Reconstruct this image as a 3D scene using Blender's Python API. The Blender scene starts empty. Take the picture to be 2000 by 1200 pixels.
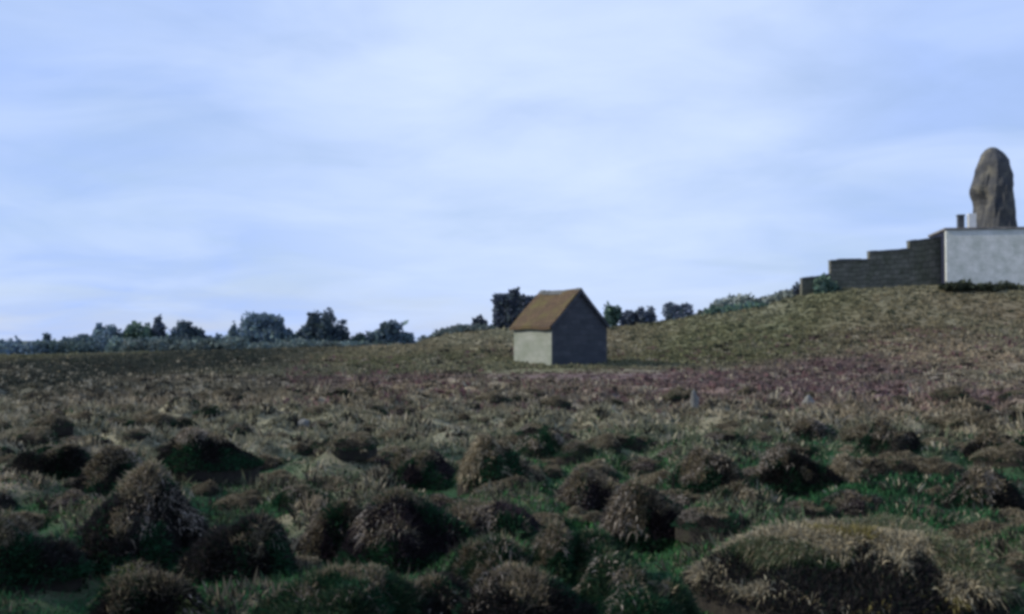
import bpy, math, random
import numpy as np
from mathutils import Vector, Matrix

random.seed(4)
R = np.random.RandomState(11)
sc = bpy.context.scene
COL = sc.collection
rad = math.radians

# ------------------------------------------------------------------ camera frame
F = 2200.0            # focal length in photo pixels (photo is 2000 wide)
EYE = 1.65
PITCH = math.atan(64 / F)

def at(px, py, Y):
    """point at forward distance Y seen at photo pixel px, py"""
    u = (px - 1000) / F
    v = (600 - py) / F
    d = np.array([u, math.cos(PITCH) - v * math.sin(PITCH), math.sin(PITCH) + v * math.cos(PITCH)])
    d *= Y / d[1]
    return np.array([d[0], d[1], d[2] + EYE])

# ------------------------------------------------------------------ terrain
class Waves:
    def __init__(self, seed, n, kmin, kmax, dims=2):
        r = np.random.RandomState(seed)
        k = np.exp(r.uniform(math.log(kmin), math.log(kmax), n))
        d = r.normal(size=(n, dims)); d /= np.linalg.norm(d, axis=1)[:, None]
        self.k = d * k[:, None]; self.p = r.uniform(0, 6.283, n)
        self.a = (kmin / k) ** 0.6; self.a /= math.sqrt((self.a ** 2).sum() / 2)
    def __call__(self, *c):
        s = 0
        for k, p, a in zip(self.k, self.p, self.a):
            ph = p
            for ki, ci in zip(k, c): ph = ph + ki * ci
            s = s + a * np.sin(ph)
        return s

W_ground = Waves(3, 10, 0.25, 1.6)
W_fine = Waves(5, 12, 2.5, 7.0)
W_patch = Waves(8, 12, 0.12, 0.9)
W_patch2 = Waves(9, 14, 0.3, 2.5)
W_hum = Waves(31, 16, 2.6, 8.5)
W_slope = Waves(21, 14, 0.2, 1.6)

RIDGE = 72.0
_sky = [(-400, 700), (0, 699), (60, 697), (400, 690), (800, 676), (870, 658), (960, 648), (1060, 643), (1200, 642), (1290, 634),
        (1390, 614), (1500, 598), (1620, 566), (1850, 556), (2000, 550), (2400, 540)]
_rx = np.array([(p - 1000) / F * RIDGE for p, _ in _sky])
_rz = np.array([EYE + (664 - y) / F * RIDGE for _, y in _sky])

def ground(x, y):
    x = np.asarray(x, float); y = np.asarray(y, float)
    H = np.interp(x, _rx, _rz)
    t = np.clip((y - 34) / (RIDGE - 34), 0, 1)
    z = H * t ** 2.35
    # behind the crest the land falls away to a low plain
    b = np.clip((y - 84) / 90, 0, 1); b = b * b * (3 - 2 * b)
    z = z * (1 - b) - 3.2 * b
    sl = np.clip((np.abs(x) - 60) / 150, 0, 1)
    z = z * (1 - sl) + np.minimum(z, 0.3) * sl
    near = np.clip(1 - (np.hypot(x, y) - 30) / 60, 0, 1)
    rough = np.clip((np.hypot(x, y) - 3.0) / 4, 0, 1)
    z = z + rough * (0.055 * W_ground(x, y) + 0.022 * W_fine(x, y)) * (0.35 + 0.65 * near) * np.clip(1 - (y - 120) / 200, 0, 1)
    hm = W_hum(x, y); amp = 0.115 * np.clip((y - 4.5) / 3, 0.15, 1) * np.clip((50 - y) / 18, 0, 1)
    z = z + amp * np.where(hm > 0, hm, hm * 0.6)
    return z

def gz(x, y): return float(ground(x, y))

# ------------------------------------------------------------------ helpers
def link(o, parent=None):
    COL.objects.link(o)
    if parent is not None: o.parent = parent
    return o

def mesh_np(name, V, T, mat, parent=None, col=None, smooth=False, loc=None):
    """V (n,3) verts, T list/array of faces (n,3) or (n,4)"""
    me = bpy.data.meshes.new(name)
    V = np.asarray(V, np.float32); T = np.asarray(T, np.int32)
    n, k = T.shape
    me.vertices.add(len(V)); me.vertices.foreach_set('co', V.ravel())
    me.loops.add(n * k); me.loops.foreach_set('vertex_index', T.ravel())
    me.polygons.add(n); me.polygons.foreach_set('loop_start', np.arange(0, n * k, k, dtype=np.int32))
    me.polygons.foreach_set('loop_total', np.full(n, k, np.int32))
    if smooth: me.polygons.foreach_set('use_smooth', np.ones(n, bool))
    if col is not None:
        a = me.color_attributes.new('tint', 'FLOAT_COLOR', 'POINT')
        c = np.ones((len(V), 4), np.float32); c[:, :3] = col
        a.data.foreach_set('color', c.ravel())
    me.update(calc_edges=True); me.validate()
    me.materials.append(mat)
    o = bpy.data.objects.new(name, me)
    if loc is not None: o.location = loc
    return link(o, parent)

def thing(name, label, cat, loc=(0, 0, 0), rz=0.0, group=None):
    o = bpy.data.objects.new(name, None); link(o)
    o.empty_display_size = 0.2
    o.location = loc; o.rotation_euler = (0, 0, rz)
    return tag(o, label, cat, group)

def tag(o, label=None, cat=None, group=None, kind=None):
    if label: o['label'] = label
    if cat: o['category'] = cat
    if group: o['group'] = group
    if kind: o['kind'] = kind
    return o

def copy_thing(root):
    r = root.copy(); COL.objects.link(r)
    for ch in list(root.children):
        c = ch.copy(); COL.objects.link(c); c.parent = r
    return r

# ------------------------------------------------------------------ materials
def new_mat(name):
    m = bpy.data.materials.new(name); m.use_nodes = True
    nt = m.node_tree; nt.nodes.clear()
    out = nt.nodes.new('ShaderNodeOutputMaterial')
    return m, nt, out

def leafy(name, transl=0.25, rough=0.85, gain=1.0):
    m, nt, out = new_mat(name)
    a = nt.nodes.new('ShaderNodeAttribute'); a.attribute_name = 'tint'
    b = nt.nodes.new('ShaderNodeBsdfPrincipled'); b.inputs['Roughness'].default_value = rough
    b.inputs['Specular IOR Level'].default_value = 0.15
    t = nt.nodes.new('ShaderNodeBsdfTranslucent')
    mx = nt.nodes.new('ShaderNodeMixShader'); mx.inputs[0].default_value = transl
    # a little change from plant to plant
    oi = nt.nodes.new('ShaderNodeObjectInfo')
    hs = nt.nodes.new('ShaderNodeHueSaturation')
    mr = nt.nodes.new('ShaderNodeMapRange'); mr.inputs[3].default_value = 0.72 * gain; mr.inputs[4].default_value = 1.28 * gain
    nt.links.new(oi.outputs['Random'], mr.inputs[0]); nt.links.new(mr.outputs[0], hs.inputs['Value'])
    nt.links.new(a.outputs['Color'], hs.inputs['Color'])
    nt.links.new(hs.outputs[0], b.inputs['Base Color']); nt.links.new(hs.outputs[0], t.inputs[0])
    nt.links.new(b.outputs[0], mx.inputs[1]); nt.links.new(t.outputs[0], mx.inputs[2])
    nt.links.new(mx.outputs[0], out.inputs[0])
    return m

def noisy(name, cols, scale=3.0, rough=0.9, bump=0.3, bscale=None, coord='Object', detail=6, contrast=(0.3, 0.7), stretch=(1, 1, 1), spec=0.2):
    m, nt, out = new_mat(name)
    b = nt.nodes.new('ShaderNodeBsdfPrincipled'); b.inputs['Roughness'].default_value = rough
    b.inputs['Specular IOR Level'].default_value = spec
    tc = nt.nodes.new('ShaderNodeTexCoord')
    mp = nt.nodes.new('ShaderNodeMapping'); mp.inputs['Scale'].default_value = stretch
    nt.links.new(tc.outputs[coord], mp.inputs[0])
    n = nt.nodes.new('ShaderNodeTexNoise'); n.inputs['Scale'].default_value = scale; n.inputs['Detail'].default_value = detail
    n.inputs['Roughness'].default_value = 0.65
    nt.links.new(mp.outputs[0], n.inputs['Vector'])
    cr = nt.nodes.new('ShaderNodeValToRGB'); el = cr.color_ramp.elements
    while len(el) < len(cols): el.new(0.5)
    for i, c in enumerate(cols):
        el[i].position = contrast[0] + (contrast[1] - contrast[0]) * i / max(1, len(cols) - 1)
        el[i].color = (*c, 1)
    nt.links.new(n.outputs[0], cr.inputs[0]); nt.links.new(cr.outputs[0], b.inputs['Base Color'])
    n2 = nt.nodes.new('ShaderNodeTexNoise'); n2.inputs['Scale'].default_value = bscale or scale * 4; n2.inputs['Detail'].default_value = 5
    nt.links.new(mp.outputs[0], n2.inputs['Vector'])
    bp = nt.nodes.new('ShaderNodeBump'); bp.inputs['Strength'].default_value = bump; bp.inputs['Distance'].default_value = 0.05
    nt.links.new(n2.outputs[0], bp.inputs['Height']); nt.links.new(bp.outputs[0], b.inputs['Normal'])
    nt.links.new(b.outputs[0], out.inputs[0])
    return m

M_leaf = leafy('heath_foliage')
M_straw = leafy('dry_straw', 0.3, 0.7)
M_tree = leafy('tree_foliage', 0.2)
M_mound = noisy('peaty_mound', [(0.012, 0.011, 0.010), (0.022, 0.019, 0.015), (0.030, 0.032, 0.018)], 6, bump=0.6)
M_bark = noisy('bark', [(0.05, 0.04, 0.03), (0.11, 0.09, 0.07)], 8, stretch=(1, 1, 0.2))
M_granite = noisy('granite', [(0.10, 0.10, 0.095), (0.17, 0.16, 0.15), (0.24, 0.22, 0.19)], 1.6, bump=0.8)
M_granite_dark = noisy('lichened_granite', [(0.032, 0.038, 0.050), (0.07, 0.07, 0.068), (0.20, 0.185, 0.14)], 0.8, bump=0.9, bscale=5, contrast=(0.3, 0.75))
M_pale_stone = noisy('pale_stone', [(0.12, 0.12, 0.11), (0.22, 0.22, 0.20)], 6, bump=0.7)

def masonry(name, c1, c2, mortar, scale, bump=0.5, bw=0.5, rh=0.25, stain=(0.5, 0.5, 0.5)):
    m, nt, out = new_mat(name)
    b = nt.nodes.new('ShaderNodeBsdfPrincipled'); b.inputs['Roughness'].default_value = 0.92; b.inputs['Specular IOR Level'].default_value = 0.15
    uv = nt.nodes.new('ShaderNodeUVMap')
    nz = nt.nodes.new('ShaderNodeTexNoise'); nz.inputs['Scale'].default_value = 2.2; nz.inputs['Detail'].default_value = 4
    nt.links.new(uv.outputs[0], nz.inputs['Vector'])
    vm = nt.nodes.new('ShaderNodeVectorMath'); vm.operation = 'SCALE'; vm.inputs['Scale'].default_value = 0.26
    nt.links.new(nz.outputs['Color'], vm.inputs[0])
    ad = nt.nodes.new('ShaderNodeVectorMath'); nt.links.new(uv.outputs[0], ad.inputs[0]); nt.links.new(vm.outputs[0], ad.inputs[1])
    br = nt.nodes.new('ShaderNodeTexBrick'); br.inputs['Scale'].default_value = scale
    br.inputs['Color1'].default_value = (*c1, 1); br.inputs['Color2'].default_value = (*c2, 1); br.inputs['Mortar'].default_value = (*mortar, 1)
    br.inputs['Mortar Size'].default_value = 0.018; br.inputs['Brick Width'].default_value = bw; br.inputs['Row Height'].default_value = rh
    br.inputs['Mortar Smooth'].default_value = 0.4
    nt.links.new(ad.outputs[0], br.inputs['Vector'])
    n2 = nt.nodes.new('ShaderNodeTexNoise'); n2.inputs['Scale'].default_value = 1.3; n2.inputs['Detail'].default_value = 7; n2.inputs['Roughness'].default_value = 0.7
    nt.links.new(uv.outputs[0], n2.inputs['Vector'])
    cr = nt.nodes.new('ShaderNodeValToRGB'); cr.color_ramp.elements[0].position = 0.35; cr.color_ramp.elements[1].position = 0.65
    cr.color_ramp.elements[0].color = (*stain, 1); cr.color_ramp.elements[1].color = (1, 1, 1, 1)
    nt.links.new(n2.outputs[0], cr.inputs[0])
    mx = nt.nodes.new('ShaderNodeMix'); mx.data_type = 'RGBA'; mx.blend_type = 'MULTIPLY'; mx.inputs[0].default_value = 1
    nt.links.new(br.outputs['Color'], mx.inputs[6]); nt.links.new(cr.outputs[0], mx.inputs[7])
    nt.links.new(mx.outputs[2], b.inputs['Base Color'])
    bp = nt.nodes.new('ShaderNodeBump'); bp.inputs['Strength'].default_value = bump; bp.inputs['Distance'].default_value = 0.03
    n3 = nt.nodes.new('ShaderNodeTexNoise'); n3.inputs['Scale'].default_value = 14; n3.inputs['Detail'].default_value = 5
    nt.links.new(uv.outputs[0], n3.inputs['Vector'])
    sb = nt.nodes.new('ShaderNodeMath'); sb.operation = 'SUBTRACT'
    nt.links.new(n3.outputs[0], sb.inputs[0]); nt.links.new(br.outputs['Fac'], sb.inputs[1])
    nt.links.new(sb.outputs[0], bp.inputs['Height']); nt.links.new(bp.outputs[0], b.inputs['Normal'])
    nt.links.new(b.outputs[0], out.inputs[0])
    return m

M_lit_side = masonry('pale_lit_stone', (0.25, 0.265, 0.225), (0.29, 0.30, 0.26), (0.24, 0.25, 0.215), 1.0, 0.35, stain=(0.72, 0.76, 0.68))  # hut's sunny side: the sunlight is put into a paler wall colour
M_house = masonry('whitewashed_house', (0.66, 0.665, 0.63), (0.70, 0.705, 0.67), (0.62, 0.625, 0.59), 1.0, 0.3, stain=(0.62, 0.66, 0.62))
M_dark_shaded = masonry('dark_shaded_stone', (0.058, 0.064, 0.076), (0.085, 0.090, 0.102), (0.066, 0.070, 0.078), 1.0, 0.6, stain=(0.7, 0.75, 0.75))  # shade of the unlit gable painted in as dark stone; also dark trim
M_dark_blue = masonry('dark_blue_masonry', (0.022, 0.028, 0.055), (0.032, 0.038, 0.07), (0.018, 0.022, 0.04), 1.0, 0.4, 0.3, 0.2)  # very dark blue courses for the narrow left face of the house
M_drystone = masonry('drystone', (0.13, 0.125, 0.105), (0.19, 0.18, 0.15), (0.08, 0.08, 0.065), 1.0, 0.9, 0.45, 0.22, stain=(0.6, 0.66, 0.55))
M_coping = noisy('coping_stone', [(0.06, 0.065, 0.065), (0.13, 0.135, 0.13)], 2.5, bump=0.6)
M_cap_white = noisy('white_render', [(0.5, 0.51, 0.5), (0.62, 0.62, 0.6)], 2.0, bump=0.2)

def roof_mat():
    m, nt, out = new_mat('mossy_roof')
    b = nt.nodes.new('ShaderNodeBsdfPrincipled'); b.inputs['Roughness'].default_value = 0.95; b.inputs['Specular IOR Level'].default_value = 0.1
    uv = nt.nodes.new('ShaderNodeUVMap')
    br = nt.nodes.new('ShaderNodeTexBrick'); br.inputs['Scale'].default_value = 1.0
    br.inputs['Color1'].default_value = (0.085, 0.060, 0.040, 1); br.inputs['Color2'].default_value = (0.120, 0.082, 0.050, 1); br.inputs['Mortar'].default_value = (0.05, 0.04, 0.03, 1)
    br.inputs['Mortar Size'].default_value = 0.012; br.inputs['Brick Width'].default_value = 0.28; br.inputs['Row Height'].default_value = 0.2
    nt.links.new(uv.outputs[0], br.inputs['Vector'])
    n = nt.nodes.new('ShaderNodeTexNoise'); n.inputs['Scale'].default_value = 0.9; n.inputs['Detail'].default_value = 7; n.inputs['Roughness'].default_value = 0.65
    nt.links.new(uv.outputs[0], n.inputs['Vector'])
    cr = nt.nodes.new('ShaderNodeValToRGB'); cr.color_ramp.elements[0].position = 0.46; cr.color_ramp.elements[1].position = 0.66
    nt.links.new(n.outputs[0], cr.inputs[0])
    mx = nt.nodes.new('ShaderNodeMix'); mx.data_type = 'RGBA'
    nt.links.new(cr.outputs[0], mx.inputs[0]); nt.links.new(br.outputs['Color'], mx.inputs[6]); mx.inputs[7].default_value = (0.115, 0.100, 0.042, 1)
    nt.links.new(mx.outputs[2], b.inputs['Base Color'])
    n3 = nt.nodes.new('ShaderNodeTexNoise'); n3.inputs['Scale'].default_value = 12; n3.inputs['Detail'].default_value = 5
    nt.links.new(uv.outputs[0], n3.inputs['Vector'])
    bp = nt.nodes.new('ShaderNodeBump'); bp.inputs['Strength'].default_value = 0.8; bp.inputs['Distance'].default_value = 0.05
    sb = nt.nodes.new('ShaderNodeMath'); sb.operation = 'MULTIPLY_ADD'; nt.links.new(br.outputs['Fac'], sb.inputs[0]); sb.inputs[1].default_value = -1.5; nt.links.new(n3.outputs[0], sb.inputs[2])
    nt.links.new(sb.outputs[0], bp.inputs['Height']); nt.links.new(bp.outputs[0], b.inputs['Normal'])
    nt.links.new(b.outputs[0], out.inputs[0])
    return m
M_roof = roof_mat()

# ------------------------------------------------------------------ ground sheet
def ground_mat():
    m, nt, out = new_mat('heath_ground')
    b = nt.nodes.new('ShaderNodeBsdfPrincipled'); b.inputs['Roughness'].default_value = 0.95; b.inputs['Specular IOR Level'].default_value = 0.1
    a = nt.nodes.new('ShaderNodeAttribute'); a.attribute_name = 'tint'
    tc = nt.nodes.new('ShaderNodeTexCoord')
    n = nt.nodes.new('ShaderNodeTexNoise'); n.inputs['Scale'].default_value = 1.7; n.inputs['Detail'].default_value = 8; n.inputs['Roughness'].default_value = 0.7
    nt.links.new(tc.outputs['Object'], n.inputs['Vector'])
    mr = nt.nodes.new('ShaderNodeMapRange'); mr.inputs[1].default_value = 0.3; mr.inputs[2].default_value = 0.7; mr.inputs[3].default_value = 0.55; mr.inputs[4].default_value = 1.35
    nt.links.new(n.outputs[0], mr.inputs[0])
    hs = nt.nodes.new('ShaderNodeHueSaturation'); nt.links.new(a.outputs['Color'], hs.inputs['Color']); nt.links.new(mr.outputs[0], hs.inputs['Value'])
    nt.links.new(hs.outputs[0], b.inputs['Base Color'])
    bp = nt.nodes.new('ShaderNodeBump'); bp.inputs['Strength'].default_value = 0.9; bp.inputs['Distance'].default_value = 0.15
    nt.links.new(n.outputs[0], bp.inputs['Height']); nt.links.new(bp.outputs[0], b.inputs['Normal'])
    nt.links.new(b.outputs[0], out.inputs[0])
    return m

def plant_colour(x, y):
    """what grows at a place: albedo of the ground cover (a map of plant species, not of light)"""
    p1 = W_patch(x, y * 0.5); p2 = W_patch2(x, y * 0.6); p3 = W_slope(x * 0.7, y * 0.35)
    n = len(x)
    green = np.array([0.022, 0.072, 0.030]); brown = np.array([0.31, 0.255, 0.175]); pink = np.array([0.200, 0.145, 0.132])
    olive = np.array([0.160, 0.162, 0.086]); tan = np.array([0.190, 0.155, 0.102]); dark = np.array([0.055, 0.062, 0.048]); grey = np.array([0.26, 0.25, 0.165])
    c = np.tile(brown, (n, 1))
    def mix(c, k, f):
        f = np.clip(f, 0, 1)[:, None]; return c * (1 - f) + k * f
    c = mix(c, grey, 0.5 + 0.5 * p2)
    # pink flowering heather lies in a band before the hut and to its right
    u = x / np.maximum(y, 1)
    band = np.clip((y - 24) / 6, 0, 1) * np.clip((60 - y) / 5, 0, 1) * np.clip((u + 0.36) / 0.2, 0, 1) * np.clip(1 - (y - 47 - 10 * np.clip(u * 2.2, 0, 1)) / 5, 0, 1)
    c = mix(c, pink, band * (0.45 + 0.6 * p1 + 0.35 * p3))
    # rough yellowing grass and bracken on the slope
    slope = np.clip((y - 44 - 14 * np.clip(u * 2.0, 0, 1)) / 6, 0, 1)
    c = mix(c, olive, slope * (0.75 + 0.3 * p1) * np.where(u < 0, .8, 1))
    c = mix(c, tan, slope * (0.1 + 0.5 * p3))
    c = mix(c, grey, slope * (0.0 + 0.4 * p2))
    # darker low patches on the left moor
    c = mix(c, dark, np.clip((y - 22) / 6, 0, 1) * np.clip((-u - 0.02) / 0.1, 0, 1) * (0.25 + 0.55 * p3))
    # damp green hollows in the near part
    near = np.clip((22 - y) / 9, 0, 1)
    hm = W_hum(x, y)
    c = mix(c, green, near * np.clip(0.55 + 0.5 * p1 - 0.55 * hm, 0, 1))
    c = mix(c, green * 0.8, np.clip((12 - y) / 4, 0, 1) * np.clip(0.7 - 0.3 * hm, 0, 1))
    return np.clip(c, 0.008, 0.5)

def axis(lo, hi, step, far, grow=1.35):
    c = list(np.arange(lo, hi + 1e-6, step)); s = step; a, b = lo, hi
    while b < far:
        s *= grow; b += s; c.append(b)
    s = step
    while a > -far:
        s *= grow; a -= s; c.insert(0, a)
    return np.array(c)

gx = axis(-44, 44, 0.28, 4500); gy = axis(2, 90, 0.28, 4500)
X, Y = np.meshgrid(gx, gy); nx, ny = len(gx), len(gy)
Zg = ground(X.ravel(), Y.ravel())
GV = np.stack([X.ravel(), Y.ravel(), Zg], 1)
i = np.arange((ny - 1) * nx).reshape(ny - 1, nx)[:, :-1].ravel()
GT = np.stack([i, i + 1, i + nx + 1, i + nx], 1)
gc = plant_colour(X.ravel(), Y.ravel()) * 0.8
fargrey = np.array([0.075, 0.095, 0.08])
ff = np.clip((Y.ravel() - 84) / 30, 0, 1)[:, None]
gc = gc * (1 - ff) + fargrey * ff
tag(mesh_np('ground', GV, GT, ground_mat(), col=gc, smooth=True), kind='structure')

# ------------------------------------------------------------------ blades of plants
def blades(P, D, L, Wd, droop, C, jit=0.15, rs=R):
    """bent tapering blades: P base, D unit direction, L length, Wd width, droop metres, C colour"""
    n = len(P)
    side = np.cross(D, rs.normal(size=(n, 3))); side /= np.linalg.norm(side, axis=1)[:, None] + 1e-9
    w = (side * np.asarray(Wd)[:, None]) * 0.5
    L = np.asarray(L)[:, None]; dr = np.zeros((n, 3)); dr[:, 2] = -np.asarray(droop)
    mid = P + D * L * 0.55 + dr * 0.22
    tip = P + D * L + dr
    V = np.stack([P - w, P + w, mid - w * 0.75, mid + w * 0.75, tip], 1).reshape(-1, 3)
    b = (np.arange(n) * 5)[:, None]
    T = np.concatenate([b + [0, 1, 3], b + [0, 3, 2], b + [2, 3, 4]], 0)
    c = C * (1 + rs.normal(0, jit, (n, 1))); c = np.clip(c, 0.004, 0.7)
    CC = np.repeat(c, 5, 0)
    return V, T, CC

def unit(v): return v / (np.linalg.norm(v, axis=1)[:, None] + 1e-9)

def join(parts):
    V, T, C, o = [], [], [], 0
    for v, t, c in parts:
        V.append(v); T.append(t + o); C.append(c); o += len(v)
    return np.concatenate(V), np.concatenate(T), np.concatenate(C)

def in_view(n, y0, y1, power=1.0, margin=1.12, rs=R):
    """random ground points inside the camera wedge, denser near"""
    t = rs.uniform(0, 1, n)
    y = (y0 ** (2 - power) + t * (y1 ** (2 - power) - y0 ** (2 - power))) ** (1 / (2 - power)) if power != 2 else y0 * (y1 / y0) ** t
    x = rs.uniform(-1, 1, n) * (0.4545 * margin * y + 3.2)
    return x, y

# short green grass of the near hollows
def make_grass():
    n = 640000
    x, y = in_view(n, 4.6, 24, 1.6)
    hm = W_hum(x, y); kk = R.uniform(0, 1, n) < np.clip(0.75 - 0.45 * hm + 0.35 * W_patch2(x, y), np.where(y < 9, .45, .08), 1) * np.clip((26 - y) / 12, 0.1, 1)
    x, y = x[kk], y[kk]; n = len(x)
    P = np.stack([x, y, ground(x, y) - 0.01], 1)
    D = unit(np.stack([R.normal(0, .45, n), R.normal(0, .45, n), np.ones(n)], 1))
    p = W_patch2(x * 1.4, y * 1.2); q = W_patch(x * 1.5, y)
    g1 = np.array([0.016, 0.080, 0.033]); g2 = np.array([0.040, 0.120, 0.038]); g3 = np.array([0.24, 0.225, 0.15]); g4 = np.array([0.018, 0.028, 0.018])
    f = np.clip(0.5 + 0.4 * p, 0, 1)[:, None]
    C = g1 * (1 - f) + g2 * f
    k = np.clip((y - 13) / 14, 0, 1) * 0.7 + np.clip(q - 0.9, 0, 1) * 0.2
    dry = (R.uniform(0, 1, n) < k)[:, None]; C = np.where(dry, g3, C)
    dk = (R.uniform(0, 1, n) < 0.16 + 0.2 * (q < -0.5))[:, None]; C = np.where(dk, g4, C)
    L = R.uniform(0.025, 0.075, n) * (1 + 0.4 * q.clip(-1, 1)) * (0.8 + y / 30)
    V, T, CC = blades(P, D, L, 0.003 + 0.0009 * y, L * R.uniform(0.1, .6, n), C, 0.25)
    tag(mesh_np('grass', V, T, M_leaf, col=CC), kind='stuff')
make_grass()

# tufts of one species over an area
def tufts(name, n, per, y0, y1, power, size, colfun, spread=0.5, keep=None, mat=None, wfac=1.0, jit=0.2):
    x, y = in_view(n, y0, y1, power)
    if keep is not None:
        k = R.uniform(0, 1, n) < keep(x, y); x, y = x[k], y[k]
    n = len(x); s = size(x, y) * np.exp(R.normal(0, 0.35, n))
    c = colfun(x, y)
    idx = np.repeat(np.arange(n), per); m = len(idx)
    off = R.normal(0, 0.45, (m, 2)) * s[idx][:, None]
    bx, by = x[idx] + off[:, 0], y[idx] + off[:, 1]
    P = np.stack([bx, by, ground(bx, by) - 0.02], 1)
    D = unit(np.stack([off[:, 0] / s[idx] * spread + R.normal(0, .3, m), off[:, 1] / s[idx] * spread + R.normal(0, .3, m), np.ones(m)], 1))
    L = s[idx] * R.uniform(0.5, 1.15, m)
    V, T, CC = blades(P, D, L, wfac * (0.006 + 0.0016 * by) * R.uniform(.6, 1.5, m), L * R.uniform(0, .35, m), c[idx], jit)
    return tag(mesh_np(name, V, T, mat or M_leaf, col=CC), kind='stuff')

def heather_col(x, y):
    c = plant_colour(x, y); n = len(x)
    r = R.uniform(0, 1, n)[:, None]
    straw = np.array([0.40, 0.36, 0.26]); dk = np.array([0.040, 0.038, 0.030]); pk = np.array([0.20, 0.115, 0.115])
    c = np.where(r < np.where(y < 14, .32, .14)[:, None], dk, c); c = np.where((r > 0.85), np.where((y < 11)[:, None], straw * .45, straw), c)
    u = x / y
    c = np.where((r > 0.77) & (r < 0.90) & ((y > 24) & (u > -0.2))[:, None], pk, c)
    return c
def heath_keep(x, y):
    hm = W_hum(x, y); return np.clip(np.where(y > 30, 1, np.clip(0.30 + (y - 8) / 30, .2, .6) + 0.5 * hm + np.clip((y - 16) / 14, 0, .4)), 0.04, 1)
tufts('heather', 54000, 14, 4.9, 62, 1.35, lambda x, y: np.clip(0.055 + 0.0034 * y, 0.06, 0.14) * np.where((np.abs(x - 2.6) < 4) & (y > 42) & (y < 58), .4, 1), heather_col, keep=heath_keep)
def slope_col(x, y):
    c = plant_colour(x, y); n = len(x); r = R.uniform(0, 1, n)[:, None]
    c = np.where(r < 0.10, np.array([0.045, 0.055, 0.035]), c)
    c = np.where(r > 0.95, np.array([0.22, 0.19, 0.12]), c)
    return c
tufts('bracken', 28000, 10, 50, 82, 0.6, lambda x, y: 0.13 + 0 * x, slope_col, wfac=1.2, jit=0.1)

# ------------------------------------------------------------------ heather hummocks
class Mound:
    def __init__(self, seed, rx, ry, h, lumps=0.16, skew=(0, 0), dome=False):
        self.dome = dome; self.dents = []
        self.r = np.random.RandomState(seed); self.rx, self.ry, self.h = rx, ry, h
        self.wa = Waves(seed + 100, 5, 1.0, 4.0, 1); self.wh = Waves(seed + 200, 10, 2.6 / max(rx, ry, .3), 9.0 / max(rx, ry, .3))
        self.lumps = lumps; self.skew = skew; self.ph = self.r.uniform(0, 6.28, 4)
    def R(self, a): return 1 + 0.10 * np.sin(a * 2 + self.ph[0]) + 0.09 * np.sin(3 * a + self.ph[1]) + 0.05 * np.sin(5 * a + self.ph[2]) + 0.03 * np.sin(8 * a + self.ph[3])
    def pt(self, r, a):
        rr = self.R(a)
        x = r * rr * np.cos(a) * self.rx; y = r * rr * np.sin(a) * self.ry
        prof = 0.90 * np.clip(1 - r ** 2.6, 0, 1) ** 0.95 + 0.10 * np.clip(1 - r, 0, 1)
        if self.dome: prof = np.clip(1 - r ** 2.6, 0, 1) ** 0.8
        x2 = x + self.skew[0] * prof; y2 = y + self.skew[1] * prof
        if self.dents:
            prof = prof - sum(d * np.exp(-(((x - a_) / s_) ** 2 + ((y - b_) / (s_ * 1.2)) ** 2)) for a_, b_, s_, d in self.dents)
        z = self.h * prof * (1 + self.lumps * self.wh(x, y)) + 0.25 * self.lumps * self.h * self.wh(y * 1.7 + 3, x * 1.6) * np.clip(1 - r, 0, 1)
        return np.stack([x2, y2, z], -1)
    def sample(self, n, rmin=0, rmax=1, pw=0.55):
        r = rmin + (rmax - rmin) * self.r.uniform(0, 1, n) ** pw; a = self.r.uniform(0, 6.2832, n)
        p = self.pt(r, a); e = 0.02
        da = self.pt(r, a + e) - p; dr = self.pt(np.clip(r - e, 0, 1), a) - p
        nrm = unit(np.cross(da, dr)); nrm *= np.sign(nrm[:, 2:3] + 1e-6)
        return r, a, p, nrm
    def mesh(self, name, parent):
        nr, na = 16, 36
        rr = np.linspace(0.001, 1, nr); aa = np.linspace(0, 6.28318, na, endpoint=False)
        RR, AA = np.meshgrid(rr, aa, indexing='ij')
        V = self.pt(RR.ravel(), AA.ravel()) * np.array([0.95, 0.95, 0.93])
        skirt = V[-na:].copy(); skirt[:, 2] -= 0.25
        V = np.concatenate([V, skirt])
        T = []
        for a in range(nr):
            for b in range(na):
                T.append((a * na + b, (a + 1) * na + b, (a + 1) * na + (b + 1) % na, a * na + (b + 1) % na))
        return mesh_np(name, V, T, M_mound, parent, smooth=True)

PAL = {
    'dark':  [np.array(c) for c in ((0.0160, 0.0152, 0.0152), (0.0256, 0.0216, 0.0208), (0.0144, 0.0240, 0.0160), (0.0480, 0.0416, 0.0368))],
    'plum':  [np.array(c) for c in ((0.0224, 0.0176, 0.0224), (0.0360, 0.0256, 0.0304), (0.0160, 0.0192, 0.0176), (0.0720, 0.0560, 0.0560))],
    'brown': [np.array(c) for c in ((0.0400, 0.0336, 0.0256), (0.0640, 0.0544, 0.0416), (0.0240, 0.0272, 0.0176), (0.0960, 0.0840, 0.0640))],
    'pale': [np.array(c) for c in ((0.120, 0.108, 0.078), (0.170, 0.155, 0.110), (0.060, 0.062, 0.040), (0.230, 0.205, 0.150))],
    'green': [np.array(c) for c in ((0.020, 0.048, 0.024), (0.035, 0.070, 0.030), (0.016, 0.026, 0.018), (0.080, 0.088, 0.050))],
}
STRAW = np.array([0.30, 0.26, 0.175])

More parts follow.
